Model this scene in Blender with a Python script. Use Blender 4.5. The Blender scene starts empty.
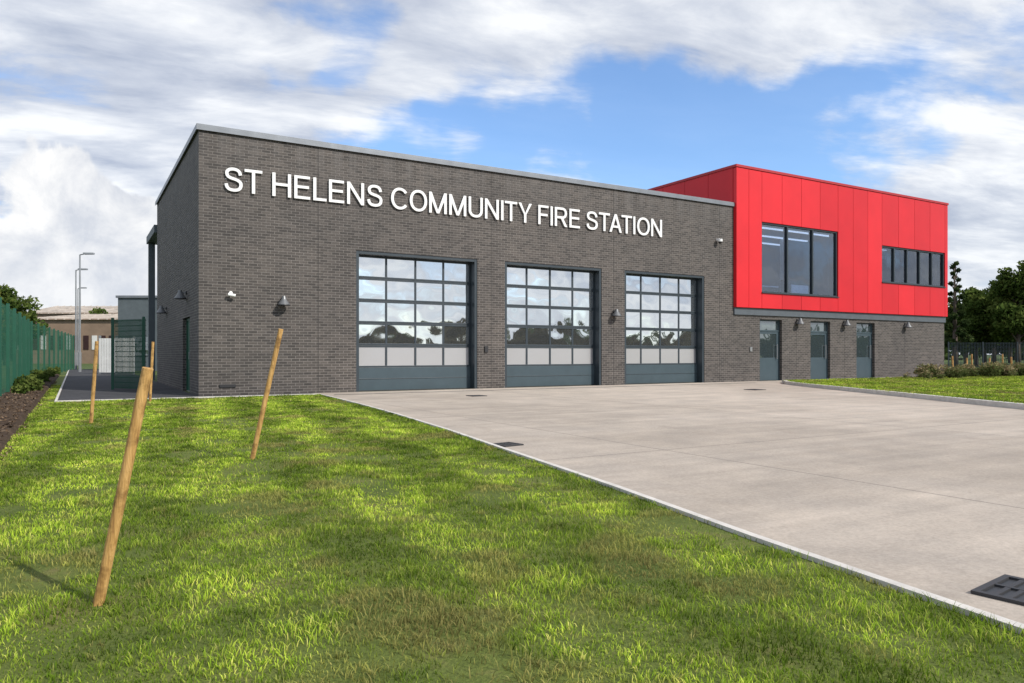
import bpy, math, random
import numpy as np
from mathutils import Vector
random.seed(7); rng=np.random.default_rng(7)
sc=bpy.context.scene
sc.view_settings.view_transform='Standard'
sc.view_settings.look='None'; sc.view_settings.exposure=0
D=bpy.data
# ------------------------------------------------------------ camera
YAW=math.radians(30.6)
CAM=Vector((-2.74,-20.52,1.1))
F=Vector((math.sin(YAW),math.cos(YAW),0)); R=Vector((math.cos(YAW),-math.sin(YAW),0))
cd=D.cameras.new('camera'); cam=D.objects.new('camera',cd); sc.collection.objects.link(cam)
cam.location=CAM; cam.rotation_euler=(math.radians(90),0,-YAW)
cd.lens=25.95; cd.sensor_width=36; cd.shift_y=0.0122; cd.clip_end=3000; cd.clip_start=0.05
sc.camera=cam
# ------------------------------------------------------------ material helpers
def new_mat(name):
    m=D.materials.new(name); m.use_nodes=True
    nt=m.node_tree; b=nt.nodes['Principled BSDF']
    return m,nt,b
def N(nt,typ,**kw):
    n=nt.nodes.new(typ)
    for k,v in kw.items():
        setattr(n,k,v)
    return n
def L(nt,a,b): nt.links.new(a,b)
def math_n(nt,op,a,b=None,c=None,clamp=False):
    n=nt.nodes.new('ShaderNodeMath'); n.operation=op; n.use_clamp=clamp
    for i,v in enumerate((a,b,c)):
        if v is None: continue
        if isinstance(v,(int,float)): n.inputs[i].default_value=v
        else: nt.links.new(v,n.inputs[i])
    return n.outputs[0]
def ramp(nt,fac,stops):
    r=nt.nodes.new('ShaderNodeValToRGB')
    e=r.color_ramp.elements
    while len(e)<len(stops): e.new(0.5)
    for i,(p,c) in enumerate(stops):
        e[i].position=p; e[i].color=(c[0],c[1],c[2],1)
    nt.links.new(fac,r.inputs[0]); return r.outputs[0]
def mixc(nt,fac,a,b,mode='MIX'):
    n=nt.nodes.new('ShaderNodeMix'); n.data_type='RGBA'; n.blend_type=mode
    for i,v in ((0,fac),(6,a),(7,b)):
        if isinstance(v,(int,float)): n.inputs[i].default_value=v
        elif isinstance(v,tuple): n.inputs[i].default_value=(v[0],v[1],v[2],1)
        else: nt.links.new(v,n.inputs[i])
    return n.outputs[2]
def noise(nt,vec,scale,detail=4,rough=.55,dist=0):
    n=nt.nodes.new('ShaderNodeTexNoise'); n.inputs['Scale'].default_value=scale
    n.inputs['Detail'].default_value=detail; n.inputs['Roughness'].default_value=rough
    n.inputs['Distortion'].default_value=dist
    if vec is not None: nt.links.new(vec,n.inputs['Vector'])
    return n.outputs['Fac']
def bump(nt,b,h,strength,dist):
    n=nt.nodes.new('ShaderNodeBump'); n.inputs['Strength'].default_value=strength; n.inputs['Distance'].default_value=dist
    nt.links.new(h,n.inputs['Height']); nt.links.new(n.outputs[0],b.inputs['Normal']); return n
def objco(nt): return nt.nodes.new('ShaderNodeTexCoord').outputs['Object']
def simple(name,col,rough=.5,metal=0,var=.12,scale=3.0,bmp=0.0):
    m,nt,b=new_mat(name); co=objco(nt)
    f=noise(nt,co,scale,4,.6)
    lo=tuple(c*(1-var) for c in col); hi=tuple(min(1,c*(1+var)) for c in col)
    L(nt,ramp(nt,f,[(.3,lo),(.7,hi)]),b.inputs['Base Color'])
    b.inputs['Roughness'].default_value=rough; b.inputs['Metallic'].default_value=metal
    if bmp: bump(nt,b,noise(nt,co,60,3),bmp,.01)
    return m
def brick_mat():
    m,nt,b=new_mat('dark_brick'); co=objco(nt)
    s=N(nt,'ShaderNodeSeparateXYZ'); L(nt,co,s.inputs[0])
    u=math_n(nt,'ADD',s.outputs[0],s.outputs[1])
    c=N(nt,'ShaderNodeCombineXYZ'); L(nt,u,c.inputs[0]); L(nt,s.outputs[2],c.inputs[1])
    br=N(nt,'ShaderNodeTexBrick'); L(nt,c.outputs[0],br.inputs['Vector'])
    br.inputs['Scale'].default_value=1; br.inputs['Brick Width'].default_value=.225; br.inputs['Row Height'].default_value=.075
    br.inputs['Mortar Size'].default_value=.008; br.inputs['Mortar Smooth'].default_value=.2; br.inputs['Bias'].default_value=-.1
    br.inputs['Color1'].default_value=(.044,.039,.036,1); br.inputs['Color2'].default_value=(.096,.084,.076,1)
    br.inputs['Mortar'].default_value=(.19,.175,.163,1)
    big=noise(nt,co,.35,3,.6); mid=noise(nt,co,2.2,4,.6)
    col=mixc(nt,1.0,br.outputs['Color'],ramp(nt,big,[(.3,(.86,.86,.87)),(.7,(1.10,1.08,1.06))]),'MULTIPLY')
    col=mixc(nt,1.0,col,ramp(nt,mid,[(.3,(.86,.86,.86)),(.7,(1.12,1.11,1.10))]),'MULTIPLY')
    rn=N(nt,'ShaderNodeMapping'); rn.inputs['Scale'].default_value=(.6,.6,13); L(nt,co,rn.inputs[0])
    rows=noise(nt,rn.outputs[0],1.0,3,.8)
    col=mixc(nt,1.0,col,ramp(nt,rows,[(.3,(.80,.79,.79)),(.7,(1.18,1.18,1.18))]),'MULTIPLY')
    top=N(nt,'ShaderNodeMapRange'); top.inputs[1].default_value=5.9; top.inputs[2].default_value=6.95; L(nt,s.outputs[2],top.inputs[0])
    st=N(nt,'ShaderNodeMapping'); st.inputs['Scale'].default_value=(3.2,3.2,.12); L(nt,co,st.inputs[0])
    sk=math_n(nt,'MULTIPLY',top.outputs[0],ramp(nt,noise(nt,st.outputs[0],1,4,.6),[(.45,(0,0,0)),(.68,(.55,.55,.55))]))
    col=mixc(nt,sk,col,(.16,.15,.145))
    L(nt,col,b.inputs['Base Color']); b.inputs['Roughness'].default_value=.75
    inv=math_n(nt,'SUBTRACT',1.0,br.outputs['Fac'])
    h=math_n(nt,'ADD',inv,math_n(nt,'MULTIPLY',noise(nt,co,40,3),.4))
    bump(nt,b,h,.8,.01)
    return m
def glass_mat(name,refl=.55,base=(.03,.035,.04),transp=0.0,wob=.5,rough=.03,tcol=(.55,.62,.66)):
    m=D.materials.new(name); m.use_nodes=True; nt=m.node_tree; nt.nodes.clear()
    out=N(nt,'ShaderNodeOutputMaterial'); co=objco(nt)
    g=N(nt,'ShaderNodeBsdfGlossy'); g.inputs['Roughness'].default_value=rough; g.inputs['Color'].default_value=(.94,.96,.98,1)
    d=N(nt,'ShaderNodeBsdfDiffuse'); d.inputs['Color'].default_value=(*base,1)
    bn=N(nt,'ShaderNodeBump'); bn.inputs['Strength'].default_value=wob; bn.inputs['Distance'].default_value=.02
    L(nt,noise(nt,co,1.3,1,.4),bn.inputs['Height']); L(nt,bn.outputs[0],g.inputs['Normal'])
    base_s=d.outputs[0]
    if transp>0:
        t=N(nt,'ShaderNodeBsdfTransparent'); t.inputs['Color'].default_value=(*tcol,1)
        mx=N(nt,'ShaderNodeMixShader'); mx.inputs[0].default_value=transp; L(nt,d.outputs[0],mx.inputs[1]); L(nt,t.outputs[0],mx.inputs[2]); base_s=mx.outputs[0]
    mx=N(nt,'ShaderNodeMixShader'); mx.inputs[0].default_value=refl
    L(nt,base_s,mx.inputs[1]); L(nt,g.outputs[0],mx.inputs[2]); L(nt,mx.outputs[0],out.inputs[0])
    return m
def N_comb(nt,v):
    c=nt.nodes.new('ShaderNodeCombineColor')
    for i in range(3): nt.links.new(v,c.inputs[i])
    return c.outputs[0]
def concrete_mat():
    m,nt,b=new_mat('brushed_concrete'); co=objco(nt)
    s=N(nt,'ShaderNodeSeparateXYZ'); L(nt,co,s.inputs[0])
    big=noise(nt,co,.22,4,.6,.6); mid=noise(nt,co,1.3,5,.65); fine=noise(nt,co,45,3,.7)
    mp=N(nt,'ShaderNodeMapping'); mp.inputs['Scale'].default_value=(.15,3.5,1); L(nt,co,mp.inputs[0])
    streak=noise(nt,mp.outputs[0],1.0,4,.6)
    col=ramp(nt,big,[(.32,(.37,.318,.265)),(.68,(.49,.425,.36))])
    col=mixc(nt,1.0,col,ramp(nt,mid,[(.25,(.78,.79,.81)),(.7,(1.08,1.07,1.06))]),'MULTIPLY')
    col=mixc(nt,1.0,col,ramp(nt,streak,[(.3,(.88,.88,.88)),(.7,(1.08,1.08,1.08))]),'MULTIPLY')
    col=mixc(nt,1.0,col,ramp(nt,fine,[(.3,(.84,.84,.84)),(.7,(1.12,1.12,1.12))]),'MULTIPLY')
    st=noise(nt,co,.8,6,.7,1.2)
    col=mixc(nt,math_n(nt,'MULTIPLY',ramp(nt,st,[(.57,(0,0,0)),(.72,(1,1,1))]),.30),col,(.22,.18,.145))
    jt=None
    for ax,per,off in ((0,4.9,3.7),(1,5.3,1.1)):
        v=math_n(nt,'ADD',s.outputs[ax],400+off)
        f=math_n(nt,'FRACT',math_n(nt,'DIVIDE',v,per))
        k=math_n(nt,'LESS_THAN',f,.016/per)
        jt=k if jt is None else math_n(nt,'MAXIMUM',jt,k)
        cell=math_n(nt,'FLOOR',math_n(nt,'DIVIDE',v,per))
        wn=N(nt,'ShaderNodeTexWhiteNoise',noise_dimensions='1D'); L(nt,cell,wn.inputs['W'])
        tint=math_n(nt,'MULTIPLY_ADD',wn.outputs[0],.14,.93)
        col=mixc(nt,1.0,col,N_comb(nt,tint),'MULTIPLY')
    col=mixc(nt,jt,col,(.16,.145,.13))
    L(nt,col,b.inputs['Base Color']); b.inputs['Roughness'].default_value=.85; b.inputs['Specular IOR Level'].default_value=.25
    mp2=N(nt,'ShaderNodeMapping'); mp2.inputs['Scale'].default_value=(8,120,1); L(nt,co,mp2.inputs[0])
    bump(nt,b,noise(nt,mp2.outputs[0],1,2),.35,.004)
    return m
def red_mat(name,col):
    m,nt,b=new_mat(name); co=objco(nt)
    f=noise(nt,co,.8,3,.5)
    L(nt,ramp(nt,f,[(.3,tuple(c*.93 for c in col)),(.7,tuple(c*1.05 for c in col))]),b.inputs['Base Color'])
    b.inputs['Roughness'].default_value=.42
    b.inputs['Specular IOR Level'].default_value=.3
    bump(nt,b,noise(nt,co,.9,2),.15,.02)
    return m
def leaf_mat(name,c0,c1,c2,trans=.35):
    m=D.materials.new(name); m.use_nodes=True; nt=m.node_tree; nt.nodes.clear()
    out=N(nt,'ShaderNodeOutputMaterial'); a=N(nt,'ShaderNodeAttribute',attribute_name='tone')
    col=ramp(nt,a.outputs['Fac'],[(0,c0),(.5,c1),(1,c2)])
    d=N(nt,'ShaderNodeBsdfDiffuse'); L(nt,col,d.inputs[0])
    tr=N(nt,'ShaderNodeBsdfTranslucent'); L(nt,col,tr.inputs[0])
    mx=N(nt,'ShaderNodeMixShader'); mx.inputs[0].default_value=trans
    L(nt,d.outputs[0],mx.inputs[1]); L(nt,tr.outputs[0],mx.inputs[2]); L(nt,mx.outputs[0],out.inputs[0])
    return m
def grass_mat():
    m=D.materials.new('grass_blade'); m.use_nodes=True; nt=m.node_tree; nt.nodes.clear()
    out=N(nt,'ShaderNodeOutputMaterial'); a=N(nt,'ShaderNodeAttribute',attribute_name='blade_colour')
    d=N(nt,'ShaderNodeBsdfDiffuse'); L(nt,a.outputs['Color'],d.inputs[0])
    tr=N(nt,'ShaderNodeBsdfTranslucent'); L(nt,a.outputs['Color'],tr.inputs[0])
    mx=N(nt,'ShaderNodeMixShader'); mx.inputs[0].default_value=.35
    L(nt,d.outputs[0],mx.inputs[1]); L(nt,tr.outputs[0],mx.inputs[2]); L(nt,mx.outputs[0],out.inputs[0])
    return m
def ground_mat(name,stops,scale,bmp=.5,fine=30,spec=.2):
    m,nt,b=new_mat(name); co=objco(nt)
    col=ramp(nt,noise(nt,co,scale,5,.7,.5),stops)
    col=mixc(nt,1.0,col,ramp(nt,noise(nt,co,fine,4,.7),[(.3,(.75,.75,.75)),(.7,(1.2,1.2,1.2))]),'MULTIPLY')
    L(nt,col,b.inputs['Base Color']); b.inputs['Roughness'].default_value=.9; b.inputs['Specular IOR Level'].default_value=spec
    bump(nt,b,noise(nt,co,fine,4,.7),bmp,.02); return m
M={}
M['brick']=brick_mat()
M['coping']=simple('grey_metal_coping',(.20,.215,.235),.4,.3)
M['slate']=simple('slate_grey_metal',(.030,.042,.052),.4,.0)
M['slate_l']=simple('door_panel_metal',(.050,.075,.090),.38,.0,.08)
M['band']=simple('grey_band_metal',(.09,.105,.12),.4,.0)
M['joint']=simple('joint_sealant',(.035,.033,.032),.8)
M['dglass']=glass_mat('door_glazing',.72,(.12,.13,.135),0,.6,.02)
M['frost']=glass_mat('frosted_glazing',.22,(.36,.355,.36),0,.3,.25)
M['wglass']=glass_mat('window_glass',.15,(.01,.012,.015),.96,.25,.01,(.60,.67,.78))
M['pglass']=glass_mat('entrance_door_glass',.25,(.04,.055,.06),0,.3,.02)
M['red0']=red_mat('red_cladding_a',(.58,.016,.024)); M['red1']=red_mat('red_cladding_b',(.66,.020,.028)); M['red2']=red_mat('red_cladding_c',(.62,.018,.026))
M['redd']=simple('red_trim',(.38,.012,.018),.5)
M['dark']=simple('dark_backing',(.03,.01,.01),.8)
M['roof']=simple('roof_membrane',(.2,.2,.21),.8)
M['white']=simple('white_painted_metal',(.80,.80,.79),.35,0,.04)
M['alu']=simple('brushed_aluminium',(.45,.45,.46),.35,.8,.05)
M['lampg']=simple('grey_lamp_metal',(.16,.165,.17),.4,.3,.05)
M['intw']=simple('interior_wall',(.10,.115,.15),.8); M['intf']=simple('interior_floor',(.05,.05,.06),.6); M['intb']=simple('interior_beam',(.7,.72,.76),.7)
mm,nt_,b_=new_mat('added_glow_strip'); b_.inputs['Base Color'].default_value=(.8,.8,.8,1); b_.inputs['Emission Color'].default_value=(.9,.95,1,1); b_.inputs['Emission Strength'].default_value=1.6; M['glow']=mm  # glow material for strips added to brighten the room behind the windows
M['black']=simple('black_plastic',(.02,.02,.022),.5)
M['concrete']=concrete_mat()
M['kerb']=simple('kerb_concrete',(.56,.53,.49),.85,0,.15,6,.3)
M['asph']=ground_mat('asphalt',[(.3,(.045,.045,.05)),(.7,(.075,.075,.08))],1.2,.5,70)
M['soil']=ground_mat('soil_mulch',[(.3,(.035,.022,.014)),(.7,(.09,.062,.042))],5,.8,30)
M['lawn']=ground_mat('turf_base',[(.3,(.07,.105,.018)),(.55,(.13,.16,.035)),(.75,(.21,.17,.07))],1.3,.8,60)
M['field']=ground_mat('field_grass',[(.3,(.05,.08,.02)),(.7,(.09,.12,.035))],.3,.5,8)
M['greenm']=simple('green_powder_coat',(.009,.080,.046),.45,0,.1)
M['steel']=simple('galvanised_steel',(.32,.33,.34),.4,.5)
M['iron']=simple('cast_iron',(.045,.045,.048),.6,.3)
def wood_mat():
    m,nt,b=new_mat('treated_timber'); co=objco(nt)
    mp=N(nt,'ShaderNodeMapping'); mp.inputs['Scale'].default_value=(30,30,1.5); L(nt,co,mp.inputs[0])
    g=noise(nt,mp.outputs[0],1.6,5,.6,.8); k=noise(nt,co,9,5,.65)
    col=ramp(nt,g,[(.3,(.24,.12,.035)),(.5,(.46,.27,.085)),(.7,(.62,.39,.15))])
    col=mixc(nt,1.0,col,ramp(nt,k,[(.36,(.5,.45,.38)),(.52,(1.02,1.0,.98))]),'MULTIPLY')
    L(nt,col,b.inputs['Base Color']); b.inputs['Roughness'].default_value=.75; bump(nt,b,g,.8,.006); return m
M['wood']=wood_mat()
M['grass']=grass_mat()
M['leaf']=leaf_mat('leaf_green',(.034,.058,.014),(.070,.11,.025),(.13,.165,.042),.3)
M['leafd']=leaf_mat('leaf_dark',(.024,.042,.016),(.045,.072,.024),(.08,.11,.038),.25)
M['leafy']=leaf_mat('leaf_autumn',(.06,.07,.018),(.13,.14,.035),(.24,.18,.055),.3)
M['leafh']=leaf_mat('leaf_hedgerow',(.030,.030,.016),(.050,.045,.022),(.08,.07,.035),.2)
M['chip']=leaf_mat('bark_chip',(.05,.03,.018),(.12,.08,.05),(.26,.19,.13),.0)
M['flower']=leaf_mat('shrub_leaf',(.05,.07,.02),(.12,.15,.05),(.34,.28,.16),.3)
M['bark']=simple('bark',(.09,.07,.055),.9,0,.3,8,.5)
M['shedroof']=simple('weathered_shed_roof',(.40,.35,.30),.8,0,.3,.5); M['shedwall']=simple('shed_wall',(.24,.17,.12),.85,0,.2,.6)
M['modern']=simple('dark_cladding_wall',(.10,.12,.13),.6); M['pale']=simple('pale_panel',(.66,.66,.64),.6,0,.1)
# ------------------------------------------------------------ mesh builder
class MB:
    def __init__(s): s.v=[];s.f=[];s.m=[]
    def box(s,x0,x1,y0,y1,z0,z1,m):
        b=len(s.v)
        s.v+=[(x0,y0,z0),(x1,y0,z0),(x1,y1,z0),(x0,y1,z0),(x0,y0,z1),(x1,y0,z1),(x1,y1,z1),(x0,y1,z1)]
        for f in ((0,3,2,1),(4,5,6,7),(0,1,5,4),(1,2,6,5),(2,3,7,6),(3,0,4,7)): s.f.append(tuple(b+i for i in f)); s.m.append(m)
    def cyl(s,p0,p1,r0,r1,n,m,caps=True):
        p0=Vector(p0);p1=Vector(p1);d=(p1-p0).normalized()
        a=d.orthogonal().normalized(); c=d.cross(a); b=len(s.v)
        for p,r in((p0,r0),(p1,r1)):
            for i in range(n):
                t=2*math.pi*i/n; q=p+a*math.cos(t)*r+c*math.sin(t)*r; s.v.append(tuple(q))
        for i in range(n):
            j=(i+1)%n; s.f.append((b+i,b+j,b+n+j,b+n+i)); s.m.append(m)
        if caps:
            s.f.append(tuple(b+i for i in reversed(range(n)))); s.m.append(m)
            s.f.append(tuple(b+n+i for i in range(n))); s.m.append(m)
    def poly(s,pts,m):
        b=len(s.v); s.v+=[tuple(p) for p in pts]; s.f.append(tuple(range(b,b+len(pts)))); s.m.append(m)
    def prism(s,pts,z0,z1,m):
        n=len(pts); b=len(s.v)
        s.v+=[(p[0],p[1],z0) for p in pts]+[(p[0],p[1],z1) for p in pts]
        s.f.append(tuple(b+n+i for i in range(n))); s.m.append(m)
        for i in range(n):
            j=(i+1)%n; s.f.append((b+i,b+j,b+n+j,b+n+i)); s.m.append(m)
    def obj(s,name,parent=None,smooth=False,bevel=0,loc=None):
        me=D.meshes.new(name); me.from_pydata(s.v,[],s.f)
        used=sorted(set(s.m)); 
        for k in used: me.materials.append(M[k])
        me.polygons.foreach_set('material_index',[used.index(k) for k in s.m])
        if smooth: me.polygons.foreach_set('use_smooth',[True]*len(s.f))
        me.update(); o=D.objects.new(name,me); sc.collection.objects.link(o)
        if parent: o.parent=parent
        if loc: o.location=loc
        if bevel:
            md=o.modifiers.new('bevel','BEVEL'); md.width=bevel; md.segments=2; md.limit_method='ANGLE'
        return o
def empty(name,loc=(0,0,0)):
    e=D.objects.new(name,None); e.location=loc; e.empty_display_size=.5; sc.collection.objects.link(e); return e
def wall_x(mb,x0,x1,z0,z1,y0,y1,ops,m):
    cuts=sorted(set([x0,x1]+[o[0] for o in ops]+[o[1] for o in ops]))
    for a,b in zip(cuts[:-1],cuts[1:]):
        o=[q for q in ops if q[0]<=a+1e-6 and q[1]>=b-1e-6]
        if not o: mb.box(a,b,y0,y1,z0,z1,m)
        else:
            q=o[0]
            if q[2]>z0+1e-4: mb.box(a,b,y0,y1,z0,q[2],m)
            if q[3]<z1-1e-4: mb.box(a,b,y0,y1,q[3],z1,m)
# ------------------------------------------------------------ fire station
FS=empty('fire_station')
XB=19.50; XE=34.2; HB=6.93; DB=11.3
bays=[(4.20,8.13),(9.13,13.02),(14.04,17.93)]; DH=4.08
pd=[(21.0,22.32),(24.12,25.42),(27.25,28.58)]; PH=2.5
mb=MB()
wall_x(mb,0,XB,0,HB,0,.4,[(a,b,0,DH) for a,b in bays],'brick')
mb.box(0,.4,.4,1.75,0,HB,'brick'); mb.box(0,.4,1.75,3.3,2.15,HB,'brick'); mb.box(0,.4,3.3,DB,0,HB,'brick')
mb.box(.4,XB,DB-.4,DB,0,HB,'brick')
wall_x(mb,XB,XE,0,2.65,0,.4,[(a,b,0,PH) for a,b in pd],'brick')
mb.box(XE-.4,XE,.4,14,0,2.65,'brick')
mb.obj('brick_walls',FS)
mb=MB()
for x in (3.1,8.65,13.55,18.75): mb.box(x-.006,x+.006,-.003,.01,0,HB,'joint')
for x in (23.2,26.4,30.9): mb.box(x-.006,x+.006,-.003,.01,0,2.64,'joint')
mb.obj('movement_joints',FS)
mb=MB()
mb.box(.4,XB-.02,.4,DB-.4,6.55,6.62,'roof'); mb.box(.42,XB,.42,DB-.42,.01,.03,'intf')
mb.obj('bay_roof',FS)
mb=MB()
mb.box(-.06,XB+.0,-.06,.46,HB,7.04,'coping'); mb.box(-.06,.46,.46,DB+.06,HB,7.04,'coping'); mb.box(.46,XB,DB-.46,DB+.06,HB,7.04,'coping')
mb.box(-.068,XB,-.068,-.058,HB-.05,7.0,'coping'); mb.box(-.068,-.058,-.058,DB+.06,HB-.05,7.0,'coping')
mb.obj('roof_coping',FS,bevel=.006)
for a,b in bays:
    e=empty('sectional_bay_door'); e.parent=FS
    mb=MB()
    mb.box(a,a+.09,.02,.42,0,DH,'slate'); mb.box(b-.09,b,.02,.42,0,DH,'slate'); mb.box(a+.09,b-.09,.02,.42,DH-.09,DH,'slate')
    mb.obj('door_lining',e,bevel=.004)
    x0,x1=a+.09,b-.09; y0=.30
    fr=MB(); gl=MB()
    fr.box(x0,x1,y0,y0+.05,.03,.70,'slate_l'); fr.box(x0,x1,y0-.012,y0,.36,.375,'slate')
    fr.box(x0,x1,y0-.01,y0+.05,0,.03,'black')
    zr=.70; rh=(DH-.09-.70)/5; cw=(x1-x0)/4
    for r in range(5):
        z0=zr+r*rh; z1=z0+rh
        fr.box(x0,x1,y0,y0+.05,z0+.004,z0+.055,'slate'); fr.box(x0,x1,y0,y0+.05,z1-.055,z1-.004,'slate')
        if r<4: fr.box(x0,x1,y0+.02,y0+.05,z1-.004,z1+.004,'black')
        for c in range(5):
            xc=x0+c*cw; w=.06
            l=max(x0,xc-w/2 if 0<c<4 else (xc if c==0 else xc-w)); h=min(x1,l+w)
            fr.box(l,h,y0+.001,y0+.049,z0+.055,z1-.055,'slate')
        for c in range(4):
            m='frost' if r==0 else 'dglass'
            b0=len(gl.v); gl.box(x0+c*cw+.01,x0+(c+1)*cw-.01,y0+.022,y0+.035,z0+.03,z1-.03,m)
            tx=random.uniform(-.005,.005); tz=random.uniform(-.005,.005)
            for i in range(b0,len(gl.v)):
                v=gl.v[i]; gl.v[i]=(v[0],v[1]+(v[0]-(x0+(c+.5)*cw))*tx+(v[2]-(z0+z1)/2)*tz,v[2])
    fr.obj('door_frame',e,bevel=.003); gl.obj('door_glazing',e)
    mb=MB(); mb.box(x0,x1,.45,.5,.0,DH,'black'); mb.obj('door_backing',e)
for a,b in pd:
    e=empty('entrance_door'); e.parent=FS
    mb=MB(); y=.12
    mb.box(a,a+.06,y,y+.08,0,PH,'slate_l'); mb.box(b-.06,b,y,y+.08,0,PH,'slate_l'); mb.box(a+.06,b-.06,y,y+.08,PH-.06,PH,'slate_l')
    mb.box(a+.06,b-.06,y,y+.08,2.02,2.08,'slate_l'); mb.box(a+.06,b-.06,y+.02,y+.07,0.02,.95,'slate_l')
    mb.box(a+.06,a+.17,y+.02,y+.07,.95,2.02,'slate_l'); mb.box(b-.17,b-.06,y+.02,y+.07,.95,2.02,'slate_l')
    mb.box(a+.17,b-.17,y+.02,y+.07,1.92,2.02,'slate_l')
    mb.box(a+.17,b-.17,y+.04,y+.05,.95,1.92,'pglass'); mb.box(a+.06,b-.06,y+.04,y+.05,2.08,PH-.06,'pglass')
    mb.box(b-.2,b-.18,y-.06,y-.03,.9,1.5,'alu'); mb.box(b-.2,b-.18,y-.03,y+.02,.93,.96,'alu'); mb.box(b-.2,b-.18,y-.03,y+.02,1.44,1.47,'alu')
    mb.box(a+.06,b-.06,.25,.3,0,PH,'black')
    mb.obj('door_leaf',e)
e=empty('side_door'); e.parent=FS
mb=MB(); mb.box(.1,.18,1.75,3.3,0,.03,'alu'); mb.box(.1,.16,1.75,1.83,.03,2.15,'greenm'); mb.box(.1,.16,3.22,3.3,.03,2.15,'greenm'); mb.box(.1,.16,1.83,3.22,2.07,2.15,'greenm')
mb.box(.12,.15,1.83,2.52,.03,2.07,'greenm'); mb.box(.12,.15,2.53,3.22,.03,2.07,'greenm'); mb.box(.06,.09,2.44,2.47,.95,1.15,'alu'); mb.box(.09,.12,2.44,2.47,1.03,1.06,'alu')
mb.obj('door_leaf',e,bevel=.004)
mb=MB(); mb.box(XB,XE+.03,-.06,.4,2.65,2.93,'band'); mb.box(XE-.4,XE+.03,.4,14,2.65,2.93,'band'); mb.obj('grey_band',FS,bevel=.004)
wins=[(20.95,25.75,3.57,6.40),(28.9,34.0,4.38,6.05)]
mb=MB(); wall_x(mb,XB+.1,XE,2.93,8.42,.02,.3,wins,'dark')
mb.box(XB+.1,XB+.3,.3,14,2.93,8.42,'dark'); mb.box(XE-.3,XE,.3,14,2.93,8.42,'dark'); mb.box(XB+.3,XE-.3,13.7,14,2.93,8.42,'dark')
mb.box(XB+.3,XE-.3,.3,13.7,8.0,8.06,'roof'); mb.obj('upper_wall_core',FS)
cols=[XB,20.2,20.95,22.15,23.35,24.55,25.75,26.8,27.85,28.9,30.17,31.45,32.72,34.0,XE+.05]
g=.008; mb=MB(); Y0=-.15; Y1=.015
for i,(a,b) in enumerate(zip(cols[:-1],cols[1:])):
    o=[w for w in wins if w[0]<=a+1e-6 and w[1]>=b-1e-6]
    segs=[(2.93,8.42)] if not o else [(2.93,o[0][2]),(o[0][3],8.42)]
    for (p,q) in segs:
        mb.box(a+g,b-g,Y0,Y1,p+g,q-g,random.choice(['red0','red1','red2']))
ys=[.03,1.35,2.7,4.05,5.4,6.75,8.1,9.45,10.8,12.2,14.0]
for a,b in zip(ys[:-1],ys[1:]):
    mb.box(XB,XB+.09,a+g,b-g,2.94,8.42,random.choice(['red0','red2']))
    mb.box(XE+.003,XE+.05,a+g,b-g,2.94,8.42,random.choice(['red0','red2']))
mb.obj('red_cladding',FS,bevel=.004)
mb=MB(); mb.box(XB-.03,XE+.08,-.18,.34,8.425,8.53,'redd'); mb.box(XB-.03,XB+.34,.34,14.05,8.425,8.53,'redd'); mb.box(XE-.3,XE+.08,.34,14.05,8.425,8.53,'redd'); mb.box(XB+.34,XE-.3,13.7,14.05,8.425,8.53,'redd')
mb.obj('red_parapet_cap',FS,bevel=.006)
for wi,(a,b,z0,z1) in enumerate(wins):
    e=empty('strip_window'); e.parent=FS
    mb=MB(); n=3 if wi==0 else 5
    yf=-.10
    for (p,q,r,s) in ((a,b,z0,z0+.06),(a,b,z1-.06,z1)): mb.box(p,q,yf,.1,r,s,'slate')
    mb.box(a,a+.06,yf,.1,z0+.06,z1-.06,'slate'); mb.box(b-.06,b,yf,.1,z0+.06,z1-.06,'slate')
    w=(b-a)/n
    for i in range(1,n): mb.box(a+i*w-.035,a+i*w+.035,yf,.1,z0+.06,z1-.06,'slate')
    mb.box(a-.02,b+.02,-.2,-.1,z0-.03,z0+.01,'slate')
    mb.obj('window_frame',e,bevel=.003)
    mb=MB()
    for i in range(n): mb.box(a+i*w+.03,a+(i+1)*w-.03,-.03,-.02,z0+.05,z1-.05,'wglass')
    mb.obj('window_glass',e)
mb=MB(); X0=XB+.31; X1=XE-.31
mb.box(X0,X1,.31,7,3.0,3.08,'intf'); mb.box(X0,X1,7,7.1,3.0,7.0,'intw'); mb.box(X0,X1,.31,7,6.5,6.6,'intw'); mb.box(27.5,27.6,.31,7,3.08,6.5,'intw')
for y in (1.0,2.5,4.0,5.5):
    mb.box(X0+.8,27.2,y,y+.12,6.44,6.49,'glow'); mb.box(28,X1-.5,y,y+.12,6.44,6.49,'glow')  # added glowing strips under the ceiling, seen as lines through the glass
mb.box(21.3,23.2,.9,1.7,3.95,3.99,'intb'); mb.box(21.4,21.5,1.0,1.6,3.08,3.95,'black'); mb.box(23.0,23.1,1.0,1.6,3.08,3.95,'black')
mb.box(23.9,25.2,.8,.86,3.08,4.1,'intb'); mb.box(24.3,24.8,1.3,1.7,3.08,4.4,'black')
for x in (22.9,25.6,29.9,32.4): mb.box(x,x+.22,2.6,2.8,3.08,6.5,'intb')
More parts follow.
